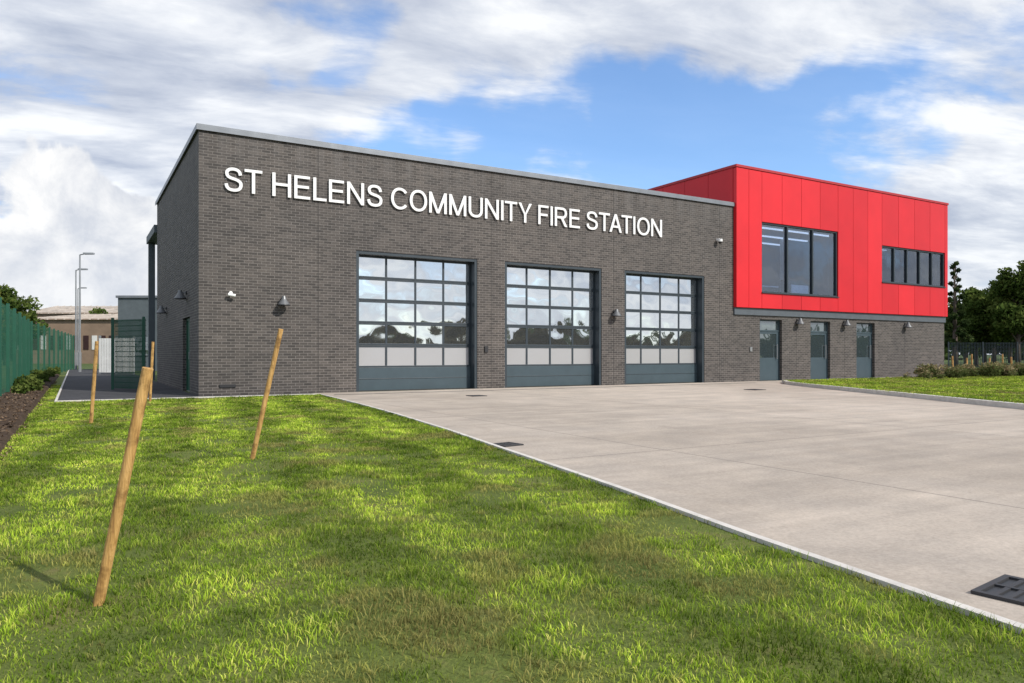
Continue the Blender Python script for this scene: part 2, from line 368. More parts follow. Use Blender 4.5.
# part-lowered slatted blind in one pane
for k in range(9): mb.box(29.0,29.95,.32,.36,5.98-.055*k,6.0-.055*k,'intb')
mb.obj('interior',FS)
mb=MB(); mb.box(-.1,9,DB+.08,15.0,5.85,6.15,'modern'); mb.box(-.05,.2,14.5,14.75,0,5.85,'modern'); mb.box(2.2,2.4,DB+.02,15,0,5.85,'modern'); mb.obj('rear_canopy',FS)
def bell(x,z,axis='y',y=0):
    mb=MB(); 
    o=(0,-1) if axis=='y' else (-1,0)
    def P(d,dz): return (x+o[0]*d,y+o[1]*d,z+dz)
    mb.cyl(P(0,.10),P(.03,.10),.05,.05,14,'black'); mb.cyl(P(.03,.10),P(.17,.10),.018,.018,10,'lampg')
    mb.cyl(P(.17,.17),P(.17,.08),.045,.07,18,'lampg'); mb.cyl(P(.17,.08),P(.17,-.06),.07,.16,20,'lampg'); mb.cyl(P(.17,-.06),P(.17,-.085),.16,.165,20,'black')
    return mb.obj('bell_wall_lamp',FS,smooth=False)
bell(2.12,2.5); bell(13.55,2.5); bell(23.25,2.42); bell(26.35,2.42)
bell(0,2.75,'x',2.4); bell(0,2.6,'x',7.8)
bell(30.9,2.42)
def bullet(x,y,z,ax):
    mb=MB(); o=(0,-1) if ax=='y' else (-1,0)
    mb.cyl((x,y,z+.05),(x+o[0]*.04,y+o[1]*.04,z+.05),.045,.045,12,'white'); mb.cyl((x+o[0]*.04,y+o[1]*.04,z+.05),(x+o[0]*.1,y+o[1]*.1,z),.018,.018,8,'white')
    mb.cyl((x+o[0]*.07-.08,y+o[1]*.1,z),(x+o[0]*.07+.10,y+o[1]*.14,z-.03),.04,.04,12,'white'); mb.obj('security_camera',FS)
bullet(.78,0,2.66,'y')
mb=MB(); mb.cyl((18.6,0,5.5),(18.6,-.12,5.5),.05,.05,12,'white'); mb.cyl((18.6,-.16,5.52),(18.6,-.16,5.42),.09,.09,16,'white'); mb.cyl((18.6,-.16,5.42),(18.6,-.16,5.35),.085,.03,16,'black'); mb.obj('dome_camera',FS)
mb=MB(); mb.box(8.38,8.5,-.04,0,1.15,1.35,'black'); mb.box(20.4,20.52,-.04,0,1.2,1.38,'alu'); mb.box(.5,.9,-.03,0,.22,.30,'black'); mb.obj('wall_boxes',FS)
# ------------------------------------------------------------ lettering: grotesque capitals built from strokes
SW=.132
def arc(cx,cy,rx,ry,a0,a1,n=18,p=1.0):
    o=[]
    for i in range(n+1):
        a=math.radians(a0+(a1-a0)*i/n); c_,s_=math.cos(a),math.sin(a)
        o.append((cx+rx*math.copysign(abs(c_)**p,c_),cy+ry*math.copysign(abs(s_)**p,s_)))
    return o
def catmull(P,n=5):
    P=[P[0]]+P+[P[-1]]; o=[]
    for i in range(1,len(P)-2):
        for k in range(n):
            t=k/n; q=[]
            for d in (0,1):
                a,b,c_,e_=P[i-1][d],P[i][d],P[i+1][d],P[i+2][d]
                q.append(.5*((2*b)+(-a+c_)*t+(2*a-5*b+4*c_-e_)*t*t+(-a+3*b-3*c_+e_)*t**3))
            o.append(tuple(q))
    o.append(P[-2]); return o
h_=SW/2
def ribbon(pts,closed=False): return ('r',pts,closed)
def quad(*p): return ('q',list(p))
def vbar(x,z0=0,z1=1): return quad((x,z0),(x+SW,z0),(x+SW,z1),(x,z1))
def hbar(x0,x1,z): return quad((x0,z),(x1,z),(x1,z+SW*.88),(x0,z+SW*.88))
T_=SW*.88
G={}
G['S']=(.74,[ribbon(catmull([(.645,.70),(.61,.82),(.52,.905),(.37,.935),(.22,.91),(.125,.83),(.105,.73),(.15,.62),(.27,.56),(.40,.525),(.53,.485),(.635,.41),(.665,.30),(.63,.17),(.53,.09),(.37,.063),(.21,.09),(.115,.175),(.075,.31)]))])
G['T']=(.72,[hbar(0,.72,1-T_),vbar(.36-h_,0,1-T_)])
G['H']=(.78,[vbar(0),vbar(.78-SW),hbar(SW,.78-SW,.46)])
G['E']=(.68,[vbar(0),hbar(SW,.67,1-T_),hbar(SW,.63,.46),hbar(SW,.68,0)])
G['F']=(.63,[vbar(0),hbar(SW,.63,1-T_),hbar(SW,.57,.45)])
G['L']=(.58,[vbar(0),hbar(SW,.58,0)])
G['I']=(SW,[vbar(0)])
G['N']=(.78,[vbar(0),vbar(.78-SW),quad((.78-SW,0),(.78-SW,.235),(SW,1),(SW,.765))])
G['M']=(.92,[vbar(0),vbar(.92-SW),quad((.46-h_,0),(.46+h_*.9,0),(SW,1),(SW,.62)),quad((.46-h_*.9,0),(.46+h_,0),(.92-SW,.62),(.92-SW,1))])
G['O']=(.88,[ribbon(arc(.44,.5,.44-h_,.5-h_+.012,0,360,36,.93)[:-1],True)])
G['C']=(.82,[ribbon(arc(.44,.5,.44-h_,.5-h_+.012,38,322,28,.95))])
G['U']=(.78,[ribbon([(h_,1),(h_,.6)]+arc(.39,.36,.39-h_,.36-h_+.01,180,360,18,.9)+[(.78-h_,.6),(.78-h_,1)])])
G['Y']=(.80,[vbar(.40-h_,0,.42),quad((.40-h_,.42),(.40+h_*.35,.42),(.155,1),(0,1)),quad((.40-h_*.35,.42),(.40+h_,.42),(.80,1),(.645,1))])
G['A']=(.82,[quad((0,0),(.142,0),(.48,1),(.34,1)),quad((.678,0),(.82,0),(.48,1),(.34,1)),hbar(.19,.63,.25)])
G['R']=(.80,[vbar(0),ribbon([(SW,1-T_/2),(.50,1-T_/2)]+arc(.50,.71,.20,.29-T_/2,90,-90,12)+[(SW,.42+T_/2)]),quad((.63,0),(.79,0),(.52,.44),(.37,.44))])
KERN={'ST':.07,'TA':-.02,'AT':-.02,'TI':.10,'TY':.08,'IT':.09,'NI':.14}
def glyph_mesh(word):
    x=0; out=[]
    for i,ch in enumerate(word):
        w,st=G[ch]
        out.append((x,st))
        if i<len(word)-1: x+=w+KERN.get(ch+word[i+1],.135 if ch not in 'OCSL' else .11)
    return out,x+G[word[-1]][0]
def pxX(px):
    t=(px-512)/738; return (10.445+17.668*t)/(.861-.509*t)-2.74
def add_plate(mb,poly,yf,yb):
    n=len(poly); b=len(mb.v)
    mb.v+=[(p[0],yf,p[1]) for p in poly]+[(p[0],yb,p[1]) for p in poly]
    mb.f.append(tuple(b+i for i in range(n))); mb.m.append('white')
    for i in range(n):
        j=(i+1)%n; mb.f.append((b+j,b+i,b+n+i,b+n+j)); mb.m.append('white')
SG=empty('sign_lettering'); ZB=5.375; HC=.635
for word,pa_,pb_ in (('ST',224,262),('HELENS',272,382),('COMMUNITY',390.5,531),('FIRE',537.5,579),('STATION',585.5,661)):
    gl_,tw=glyph_mesh(word); xa,xb=pxX(pa_),pxX(pb_); sx=(xb-xa)/tw; mb=MB(); kk=0
    for gx,st in gl_:
        for item in st:
            kk+=1; yf=-.062-.0012*(kk%4)
            tr_=lambda p:(xa+(gx+p[0])*sx,ZB+p[1]*HC)
            if item[0]=='q': add_plate(mb,[tr_(p) for p in item[1]],yf,-.03)
            else:
                P=item[1]; cl=item[2]; n=len(P); Lf=[];Rt=[]
                for i in range(n):
                    if cl: p0=P[(i-1)%n]; p1=P[(i+1)%n]
                    else: p0=P[max(i-1,0)]; p1=P[min(i+1,n-1)]
                    dx,dz=p1[0]-p0[0],p1[1]-p0[1]; l=math.hypot(dx,dz) or 1; nx_,nz_=-dz/l*h_,dx/l*h_*.92
                    Lf.append(tr_((P[i][0]+nx_,P[i][1]+nz_))); Rt.append(tr_((P[i][0]-nx_,P[i][1]-nz_)))
                b=len(mb.v)
                for i in range(n): mb.v+=[(Lf[i][0],yf,Lf[i][1]),(Rt[i][0],yf,Rt[i][1]),(Lf[i][0],-.03,Lf[i][1]),(Rt[i][0],-.03,Rt[i][1])]
                for i in range(n if cl else n-1):
                    a_=b+4*i; c_=b+4*((i+1)%n)
                    for f in ((a_,a_+1,c_+1,c_),(a_,c_,c_+2,a_+2),(a_+1,a_+3,c_+3,c_+1)): mb.f.append(f); mb.m.append('white')
                if not cl:
                    for a_ in (b,b+4*(n-1)): mb.f.append((a_,a_+1,a_+3,a_+2)); mb.m.append('white')
        mb.cyl((xa+(gx+.07)*sx,-.035,ZB+.5*HC),(xa+(gx+.07)*sx,.0,ZB+.5*HC),.01,.01,6,'alu')
    mb.obj('word_'+word.lower(),SG)
# ------------------------------------------------------------ ground surfaces
mb=MB(); mb.poly([(-900,-900,0),(900,-900,0),(900,900,0),(-900,900,0)],'field'); mb.obj('ground')
edge=[(2.95,-.75),(2.86,-1.9),(2.60,-5),(2.27,-8),(1.86,-11),(1.46,-13.4),(1.07,-15.8),(.74,-17.5),(.50,-19),(.15,-22),(-.3,-26)]
lawnL=[(-3.45,-26),(-3.45,24),(-3.15,24),(-3.15,-.78)]+[(2.88,-.78)]+[(x-.06,y) for x,y in edge[1:]]
mb=MB(); mb.poly([(x,y,.006) for x,y in reversed(lawnL)],'lawn'); mb.obj('lawn')
diag=[(20.3,-1.7),(19.3,-2.6),(18.2,-4.3),(16.8,-6.8),(15.3,-9.5),(14.0,-11.8),(13.1,-13.5),(12.9,-15),(13.6,-16.4),(15.5,-17.5),(22,-18.5),(50,-19)]
ap=[(2.95,-.005)]+edge+[(-.3,-27),(60,-27),(60,-19.1)]+[(x,y) for x,y in reversed(diag)]+[(20.3,-.005)]
mb=MB(); mb.poly([(x,y,.012) for x,y in ap],'concrete'); mb.obj('concrete_apron')
mb=MB(); mb.poly([(-80,-36,.01),(120,-36,.01),(120,-27.02,.01),(-80,-27.02,.01)],'asph'); mb.obj('road')
def strip(mb,pts,w,z0,z1,m,side=-1):
    for (a,b) in zip(pts[:-1],pts[1:]):
        d=Vector((b[0]-a[0],b[1]-a[1])).normalized(); n=Vector((-d.y,d.x))*side*w
        mb.prism([a,b,(b[0]+n.x,b[1]+n.y),(a[0]+n.x,a[1]+n.y)],z0,z1,m)
mb=MB(); strip(mb,edge,.055,.0,.03,'kerb',-1); mb.obj('apron_edging')
mb=MB(); strip(mb,diag,.13,0,.12,'kerb',1); mb.obj('lawn_kerb',bevel=.01)
rl2=[(x,y) for x,y in diag]+[(50,-1.75)]
mb=MB(); mb.poly([(x,y,.10) for x,y in rl2],'lawn'); mb.obj('lawn')
mb=MB(); mb.box(20.3,50,-1.72,-1.64,0,.11,'kerb'); mb.box(20.3,50,-1.64,-.005,0,.014,'concrete'); mb.obj('footpath')
mb=MB(); mb.box(-3.1,-.005,-.70,40,0,.012,'asph'); mb.box(-.005,2.93,-.70,-.005,0,.012,'asph'); mb.box(-3.15,-3.1,-.75,40,0,.035,'kerb'); mb.box(-3.1,2.9,-.75,-.70,0,.035,'kerb')
mb.obj('side_path')
def grate(name,x,y,w,l,rot=0):
    mb=MB(); mb.box(-w/2,w/2,-l/2,l/2,0,.004,'black')
    mb.box(-w/2-.03,w/2+.03,-l/2-.03,-l/2,0,.014,'iron');mb.box(-w/2-.03,w/2+.03,l/2,l/2+.03,0,.014,'iron');mb.box(-w/2-.03,-w/2,-l/2,l/2,0,.014,'iron');mb.box(w/2,w/2+.03,-l/2,l/2,0,.014,'iron')
    n=int(l/.05)
    for i in range(1,n): mb.box(-w/2,w/2,-l/2+i*l/n-.011,-l/2+i*l/n+.011,.002,.012,'iron')
    mb.box(-.01,.01,-l/2,l/2,.003,.013,'iron')
    o=mb.obj(name); o.location=(x,y,.014); o.rotation_euler[2]=rot; return o
grate('drain_grate',.98,-18.87,.34,.34,.12)
grate('drain_grate',1.70,-12.9,.22,.22,.15)
grate('drain_grate',6.2,-3.6,.35,.35)
grate('drain_grate',15.0,-5.0,.4,.4)
mb=MB(); mb.box(3.2,19.4,-1.25,-1.13,.012,.017,'iron'); mb.obj('channel_drain')
# ------------------------------------------------------------ numpy vegetation
def vnoise(x,y,scale,seed):
    r=np.random.default_rng(seed).random((128,128)); u=x*scale+1000; v=y*scale+1000
    i=np.floor(u).astype(int); j=np.floor(v).astype(int); fu=u-i; fv=v-j; fu=fu*fu*(3-2*fu); fv=fv*fv*(3-2*fv)
    g=lambda a,b: r[a%128,b%128]
    return (g(i,j)*(1-fu)+g(i+1,j)*fu)*(1-fv)+(g(i,j+1)*(1-fu)+g(i+1,j+1)*fu)*fv
def fbm(x,y,s,seed): return vnoise(x,y,s,seed)*.5+vnoise(x+3.1,y*1.03,s*2.1,seed+1)*.3+vnoise(x,y+7.7,s*4.3,seed+2)*.2
def inpoly(x,y,poly):
    c=np.zeros(x.shape,bool); n=len(poly)
    for i in range(n):
        x0,y0=poly[i]; x1,y1=poly[(i+1)%n]
        if y0==y1: continue
        t=((y0>y)!=(y1>y))&(x<(x1-x0)*(y-y0)/(y1-y0)+x0); c^=t
    return c
def np_mesh(name,V,faces_sizes,loops,mat,attrs,colattr=None):
    me=D.meshes.new(name); me.vertices.add(len(V)); me.vertices.foreach_set('co',V.astype(np.float32).ravel())
    me.loops.add(len(loops)); me.loops.foreach_set('vertex_index',loops.astype(np.int32))
    nf=len(faces_sizes); me.polygons.add(nf); st=np.zeros(nf,np.int32); st[1:]=np.cumsum(faces_sizes)[:-1]
    me.polygons.foreach_set('loop_start',st)
    for k,a in attrs.items():
        at=me.attributes.new(k,'FLOAT','POINT'); at.data.foreach_set('value',a.astype(np.float32))
    if colattr is not None:
        at=me.attributes.new('blade_colour','FLOAT_COLOR','POINT'); at.data.foreach_set('color',colattr.astype(np.float32).ravel())
    me.materials.append(mat); me.update(calc_edges=True)
    o=D.objects.new(name,me); sc.collection.objects.link(o); return o
def blades(px,py,pz,h,w,lean):
    n=len(px); a=rng.random(n)*2*np.pi; dx=np.cos(a);dy=np.sin(a); b=rng.random(n)*2*np.pi; lx=np.cos(b)*lean; ly=np.sin(b)*lean
    V=np.empty((n,5,3))
    P=np.stack([px,py,pz],1)
    wv=np.stack([dx*w/2,dy*w/2,np.zeros(n)],1)
    mid=P+np.stack([lx*h*.35,ly*h*.35,h*.55],1); tp=P+np.stack([lx*h,ly*h,h*np.sqrt(np.clip(1-lean**2*.5,.1,1))],1)
    V[:,0]=P-wv;V[:,1]=P+wv;V[:,2]=mid+wv*.8;V[:,3]=mid-wv*.8;V[:,4]=tp
    base=np.arange(n)*5
    lp=np.stack([base,base+1,base+2,base+3,base+3,base+2,base+4],1).ravel()
    return V.reshape(-1,3),np.tile([4,3],n),lp
def lerp3(t,stops):
    xs=[s_[0] for s_ in stops]; return np.stack([np.interp(t,xs,[s_[1][k] for s_ in stops]) for k in range(3)],1)
def grass(name,poly,dens_fn,z,hs,ws,ymin,ymax,xmin,xmax,dmax,stripes=1.0):
    n=int((ymax-ymin)*(xmax-xmin)*dmax); x=rng.uniform(xmin,xmax,n); y=rng.uniform(ymin,ymax,n)
    k=inpoly(x,y,poly); x=x[k];y=y[k]
    k=rng.random(len(x))*dmax<dens_fn(x,y); x=x[k];y=y[k]
    bare=vnoise(x,y,1.6,5)*.6+vnoise(x,y,4.5,6)*.4
    k=rng.random(len(x))<np.clip((bare-.24)*6,.15,1); x=x[k];y=y[k]
    cl=vnoise(x,y,2.2,11)*.3+vnoise(x,y,7,12)*.4+vnoise(x,y,15,13)*.3
    cl=np.clip((cl-.25)*2,0,1)
    n=len(x)
    hh=(hs[0]+(hs[1]-hs[0])*cl)*rng.uniform(.6,1.25,n); dist=np.hypot(x-CAM.x,y-CAM.y)
    w=rng.uniform(ws[0],ws[1],n)*np.clip(dist/6,.8,3.0)
    lean=rng.uniform(.15,1.15,n)
    V,fs,lp=blades(x,y,np.full(n,z),hh,w,lean)
    c=lerp3(rng.random(n),[(0,(.16,.27,.026)),(.5,(.285,.410,.042)),(.85,(.42,.51,.075)),(1,(.56,.54,.17))])
    n1=fbm(x,y,.55,31); n2=fbm(x,y,1.9,41); n4=fbm(x,y,6,51); n3=fbm(x,y,1.3,61); n5=fbm(x,y,4.5,71)
    f=np.interp(n2,[.3,.5,.68],[.66,1,1.25])*np.interp(n4,[.3,.7],[.62,1.30])*np.interp(n1,[.3,.7],[.85,1.13])
    q=x-.135*y+(n1-.5)*.45+(n2-.5)*.25
    sN=np.sin(q*2*math.pi/1.15); sN=np.sign(sN)*np.abs(sN)**.5
    f=f*(1+.30*stripes*sN)
    f2=np.clip(f,.33,1.9)
    c=c*np.stack([f2**1.12,f2,f2**.9],1)
    sw=(np.clip((n3-.61)*9,0,.6)+np.clip((n5-.68)*9,0,.5))[:,None]; sw=np.clip(sw,0,.75); c=c*(1-sw)+np.array([.42,.34,.14])*sw*rng.uniform(.6,1.1,(n,1))
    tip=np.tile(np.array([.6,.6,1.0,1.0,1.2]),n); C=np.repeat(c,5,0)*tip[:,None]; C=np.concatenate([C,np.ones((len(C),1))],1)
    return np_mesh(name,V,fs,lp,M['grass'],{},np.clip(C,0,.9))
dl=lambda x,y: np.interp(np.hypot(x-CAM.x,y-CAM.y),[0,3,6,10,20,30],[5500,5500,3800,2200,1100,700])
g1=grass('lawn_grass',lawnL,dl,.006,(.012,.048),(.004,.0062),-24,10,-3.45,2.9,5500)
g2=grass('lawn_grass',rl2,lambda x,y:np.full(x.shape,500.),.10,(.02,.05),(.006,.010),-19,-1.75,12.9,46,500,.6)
nx,ny=16,560; X,Y=np.meshgrid(np.linspace(-4.6,-3.42,nx),np.linspace(-24,24,ny))
Z=.02+.05*vnoise(X,Y,3,21)+.045*vnoise(X,Y,9,22)+.02*rng.random(X.shape); Z[:,-1]=-.01; Z[:,0]=-.01
mb=MB(); mb.v=[tuple(p) for p in np.stack([X,Y,Z],2).reshape(-1,3)]
for j in range(ny-1):
    for i in range(nx-1): q=j*nx+i; mb.f.append((q,q+1,q+nx+1,q+nx)); mb.m.append('soil')
mb.obj('soil_bed')
def leafcloud(C,Rr,n,size,seed=0,flat=.8):
    r=np.random.default_rng(seed); C=np.array(C);Rr=np.array(Rr); k=r.choice(len(C),n,p=(Rr**2)/(Rr**2).sum())
    d=r.normal(size=(n,3)); d/=np.linalg.norm(d,axis=1)[:,None]; rad=Rr[k]*(r.random(n)**.45)
    P=C[k]+d*rad[:,None]*np.array([1,1,flat])
    a=r.normal(size=(n,3)); a/=np.linalg.norm(a,axis=1)[:,None]; b=np.cross(a,r.normal(size=(n,3))); b/=np.linalg.norm(b,axis=1)[:,None]
    s=(size*r.uniform(.6,1.4,n))[:,None]
    V=np.stack([P-a*s,P-b*s*.5,P+a*s,P+b*s*.5],1)
    br=np.clip(.5+.35*d[:,2]+r.normal(size=n)*.18+ (r.random(len(C))[k]-.5)*.5,0,1)  # random leaf tone plus lighter tops, darker undersides put into each clump's colour
    lp=np.arange(n*4)
    return V.reshape(-1,3),np.full(n,4),lp,np.repeat(br,4)
# bark chips on the bed
nc=9000; cx=rng.uniform(-4.5,-3.36,nc); cy=-20+34*rng.random(nc)**1.4; cz=.035+.05*vnoise(cx,cy,3,21)+.045*vnoise(cx,cy,9,22); cz[cx>-3.5]=.02
P=np.stack([cx,cy,cz],1); a=rng.normal(size=(nc,3))*[1,1,.35]; a/=np.linalg.norm(a,axis=1)[:,None]; b=np.cross(a,[0,0,1])+rng.normal(size=(nc,3))*.25; b/=np.linalg.norm(b,axis=1)[:,None]
s_=rng.uniform(.012,.035,nc)[:,None]; V=np.stack([P-a*s_-b*s_*.4,P+a*s_-b*s_*.35,P+a*s_*.9+b*s_*.4,P-a*s_*.9+b*s_*.4],1)
np_mesh('bark_mulch',V.reshape(-1,3),np.full(nc,4),np.arange(nc*4),M['chip'],{'tone':np.repeat(rng.random(nc),4)})
def tree(name,x,y,h,w,mat='leaf',seed=1,conic=False,n=9000,leaf=.16,z=0):
    r=random.Random(seed); e=empty(name,(x,y,z)); tb=MB(); C=[];Rr=[]
    tb.cyl((0,0,-.1),(0,0,h*.35),h*.028,h*.018,8,'bark'); top=(r.uniform(-.2,.2),r.uniform(-.2,.2),h*(.92 if conic else .75))
    tb.cyl((0,0,h*.35),top,h*.018,h*.004,6,'bark')
    nl=26 if conic else 18
    for i in range(nl):
        t=(i+.5)/nl; zz=h*(.16+.8*t) if conic else h*(.22+.5*t); a=i*2.4+r.random()
        if conic: rr=w/2*(1-t)**.8*r.uniform(.6,1.0)+.12
        else: rr=w/2*math.sin(math.pi*(.25+.6*t))*r.uniform(.45,1.0)
        ze=zz+(0.02*h if conic else h*r.uniform(.03,.2)); p=(math.cos(a)*rr*.75,math.sin(a)*rr*.75,ze)
        tb.cyl((0,0,zz*.93),p,h*.008,h*.002,5,'bark',False)
        C.append(p); Rr.append((.13*w+.1*r.random()*w) if not conic else max(.18,.17*w*(1.1-t)))
        if not conic:
            for q in range(2): C.append((p[0]*r.uniform(.3,1.25),p[1]*r.uniform(.3,1.25),ze+r.uniform(-.1,.14)*h)); Rr.append(r.uniform(.07,.14)*w)
    tb.obj('trunk_and_limbs',e,smooth=True)
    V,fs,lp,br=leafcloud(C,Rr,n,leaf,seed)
    o=np_mesh('crown_foliage',V,fs,lp,M[mat],{'tone':br}); o.parent=e; return e
def ray(px,d): 
    t=(px-512)/738; p=CAM+F*d+R*(t*d); return p.x,p.y
x,y=ray(955,62); tree('conifer_tree',x,y,9.0,2.6,'leafd',3,True,6000,.15)
specs=[(976,66,7.0,5.5,'leaf'),(994,76,8.8,6.5,'leafd'),(1018,62,8.6,6.5,'leaf'),(1045,70,11,7,'leafd'),(1085,66,10,7,'leaf'),(966,80,7.6,5,'leafy'),(985,90,8,9,'leafd'),(1010,88,9,9,'leaf'),(1130,72,11,8,'leaf')]
for i,(px,d,h,w,mt) in enumerate(specs):
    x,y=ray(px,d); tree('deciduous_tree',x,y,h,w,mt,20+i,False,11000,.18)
for i,(px,d,h,w,mt) in enumerate([(6,72,8.4,7,'leaf'),(-30,70,8.8,7,'leafy'),(24,110,7.2,6,'leafd'),(-80,60,9,8,'leafd'),(100,100,7.4,6,'leaf')]):
    x,y=ray(px,d); tree('deciduous_tree',x,y,h,w,mt,50+i,False,8000,.2)
C=[];Rr=[]; rr=random.Random(4)
for k in range(420):
    a=rr.uniform(0,2*math.pi); dd=rr.uniform(150,185); s=rr.uniform(2.2,4.5)
    C.append((CAM.x+math.cos(a)*dd,CAM.y+math.sin(a)*dd,rr.uniform(.5,1)*s+.5)); Rr.append(s)
V,fs,lp,br=leafcloud(C,Rr,100000,.75,9,1.0); np_mesh('distant_trees',V,fs,lp,M['leafd'],{'tone':br})
C=[];Rr=[]
for k in range(330):
    xx=rr.uniform(-50,150); yy=rr.uniform(-90,-82); big=.5+.5*math.sin(xx*.13)+.4*math.sin(xx*.37+1); s=rr.uniform(1.2,2.0)+.7*max(0,big); 
    C.append((xx,yy,rr.uniform(.3,1.2)*s+.3)); Rr.append(s)
V,fs,lp,br=leafcloud(C,Rr,90000,.5,19,1.0); np_mesh('hedgerow_trees',V,fs,lp,M['leafh'],{'tone':br})
C=[];Rr=[]
for k in range(120):
    t=rr.random(); xx=26.5+t*20+rr.uniform(-.3,.3); yy=-2.9+rr.uniform(-.9,.5)+t*.6; s=rr.uniform(.10,.42)
    C.append((xx,yy,.12+s*.7)); Rr.append(s)
V,fs,lp,br=leafcloud(C,Rr,20000,.055,29,.9); np_mesh('planting_bed_shrubs',V,fs,lp,M['flower'],{'tone':br})
mb=MB(); mb.poly([(26,-4.2,.112),(47,-3.6,.112),(47,-1.9,.112),(26,-2.0,.112)],'soil'); mb.obj('planting_bed')
C=[];Rr=[]
for k in range(40):
    C.append((-3.9+rr.uniform(-.25,.25),rr.uniform(2,30),.1+rr.random()*.15)); Rr.append(rr.uniform(.1,.28))
V,fs,lp,br=leafcloud(C,Rr,9000,.05,39,.9); np_mesh('bed_shrubs',V,fs,lp,M['leaf'],{'tone':br})
# ------------------------------------------------------------ fence
def mesh_fence(name,pts,h,m='greenm',sp=.05,post=2.5,hor=.2,r=.004,pr=.03):
    e=empty(name); mb=MB(); pb=MB()
    for (a,b) in zip(pts[:-1],pts[1:]):
        a=Vector(a);b=Vector(b); L_=(b-a).length; d=(b-a)/L_; nrm=Vector((-d.y,d.x))
        n=int(L_/sp)
        for i in range(n+1):
            p=a+d*(i*L_/n); mb.box(p.x-r,p.x+r,p.y-r,p.y+r,.05,h,m)
        k=int((h-.1)/hor)
        for j in range(k+1):
            z=.08+j*(h-.12)/k
            q=[a+nrm*(r*2.2),b+nrm*(r*2.2),b+nrm*(r*3.6),a+nrm*(r*3.6)]; mb.prism([(v.x,v.y) for v in q],z-r,z+r,m)
        n=max(1,round(L_/post))
        for i in range(n+1):
            p=a+d*(i*L_/n)-nrm*(pr+r); pb.box(p.x-pr,p.x+pr,p.y-pr,p.y+pr,-.05,h+.06,m)
    mb.obj('mesh_panels',e); pb.obj('posts',e); return e
mesh_fence('mesh_fence',[(-4.35,-24),(-4.35,16),(-2.9,41)],2.4,sp=.17,hor=.2,r=.004,pr=.04)
mesh_fence('mesh_gate',[(-1.72,5.2),(-.95,4.0)],2.15,sp=.05,hor=.15,r=.010,post=1.4,pr=.04)
x0,y0=ray(948,58); x1,y1=ray(1120,58)
mesh_fence('mesh_fence',[(x0,y0),(x1,y1)],2.0,sp=.12,hor=.3,r=.012,m='slate')
# ------------------------------------------------------------ stakes
def stake(px,py,dpx,h,r,z=0,d=None):
    d=d or 811.8/(py-354); x,y=ray(px,d); lat=dpx/738*d
    tip=R*lat
    mb=MB(); n=12; k=7; rr=random.Random(int(px))
    tv=Vector((tip.x,tip.y,h)); ax=tv.normalized(); a=ax.orthogonal().normalized(); c=ax.cross(a)
    for j in range(k+1):
        p=tv*(j/k) if j else tv*(-.06)
        for i in range(n):
            t=2*math.pi*i/n; q=r*(1+rr.uniform(-.05,.05)); v=p+a*math.cos(t)*q+c*math.sin(t)*q; mb.v.append(tuple(v))
    for j in range(k):
        for i in range(n):
            l=(i+1)%n; mb.f.append((j*n+i,j*n+l,(j+1)*n+l,(j+1)*n+i)); mb.m.append('wood')
    mb.f.append(tuple(k*n+i for i in range(n))); mb.m.append('wood')
    o=mb.obj('timber_stake',bevel=.003); o.location=(x,y,z); return o
stake(98,606,50,1.04,.0235); stake(252,460,29,1.36,.026); stake(91,424,6,1.30,.028); stake(150,402,3,1.38,.030)
for px_,d_,h_s in ((953,36,.9),(967,37,.8),(972,41,1.0),(989,38,.8),(1003,42,1.0),(1012,37,.85)): stake(px_,0,random.uniform(-1,1),h_s,.04,.1,d_)
def street_lamp(px,d,h,arm):
    x,y=ray(px,d); mb=MB(); mb.cyl((0,0,0),(0,0,1.2),.09,.09,12,'steel'); mb.cyl((0,0,1.2),(0,0,h),.06,.045,12,'steel')
    mb.cyl((0,0,h),(R.x*arm,R.y*arm,h+.06),.035,.03,8,'steel')
    c=R*arm; mb.prism([tuple((c+R*-.1+F*-.13).xy),tuple((c+R*.5+F*-.1).xy),tuple((c+R*.5+F*.1).xy),tuple((c+R*-.1+F*.13).xy)],h+.02,h+.12,'steel')
    o=mb.obj('street_lamp'); o.location=(x,y,0)
street_lamp(80,45,7.15,.35); street_lamp(76,52,7.0,.3); street_lamp(78,70,7.3,.3)
# ------------------------------------------------------------ background buildings
def shed(name,px0,px1,d,h,depth,mw,mr,nb=10,wf=.72):
    a=Vector(ray(px0,d)).to_3d(); b=Vector(ray(px1,d)).to_3d(); w=(b-a).length; e=empty(name,(a.x,a.y,0)); e.rotation_euler[2]=-YAW
    mb=MB(); mb.box(0,w,0,depth,0,h*wf,mw); mb.obj('walls',e)
    mb=MB()
    y0,y1=-.3,depth+.3; zl=h*(wf-.02)
    mb.poly([(-.3,y0,zl),(w+.3,y0,zl),(w+.3,depth/2,h),(-.3,depth/2,h)],mr); mb.poly([(-.3,depth/2,h),(w+.3,depth/2,h),(w+.3,y1,zl),(-.3,y1,zl)],mr)
    mb.poly([(0,0,h*wf),(0,depth/2,h*.99),(0,depth,h*wf)],mw); mb.poly([(w,0,h*wf),(w,depth,h*wf),(w,depth/2,h*.99)],mw)
    for i in range(nb+1): mb.cyl((i*w/nb,y0,zl+.04),(i*w/nb,depth/2,h+.04),.06,.06,5,mr)
    mb.obj('pitched_roof',e)
    mb=MB()
    for i in range(nb): mb.box((i+.2)*w/nb,(i+.8)*w/nb,-.06,-.005,h*.25,h*.5,'dark' if i%3 else 'pale')
    mb.obj('windows',e)
shed('industrial_shed',14,150,84,6.4,30,'shedwall','shedroof',16,.80); shed('industrial_shed',20,135,118,9.4,20,'shedwall','shedroof',16,.82); shed('industrial_shed',-120,30,130,6.5,20,'shedwall','shedroof')
x,y=ray(118,48); e=empty('dark_clad_building',(x,y,0)); e.rotation_euler[2]=-YAW
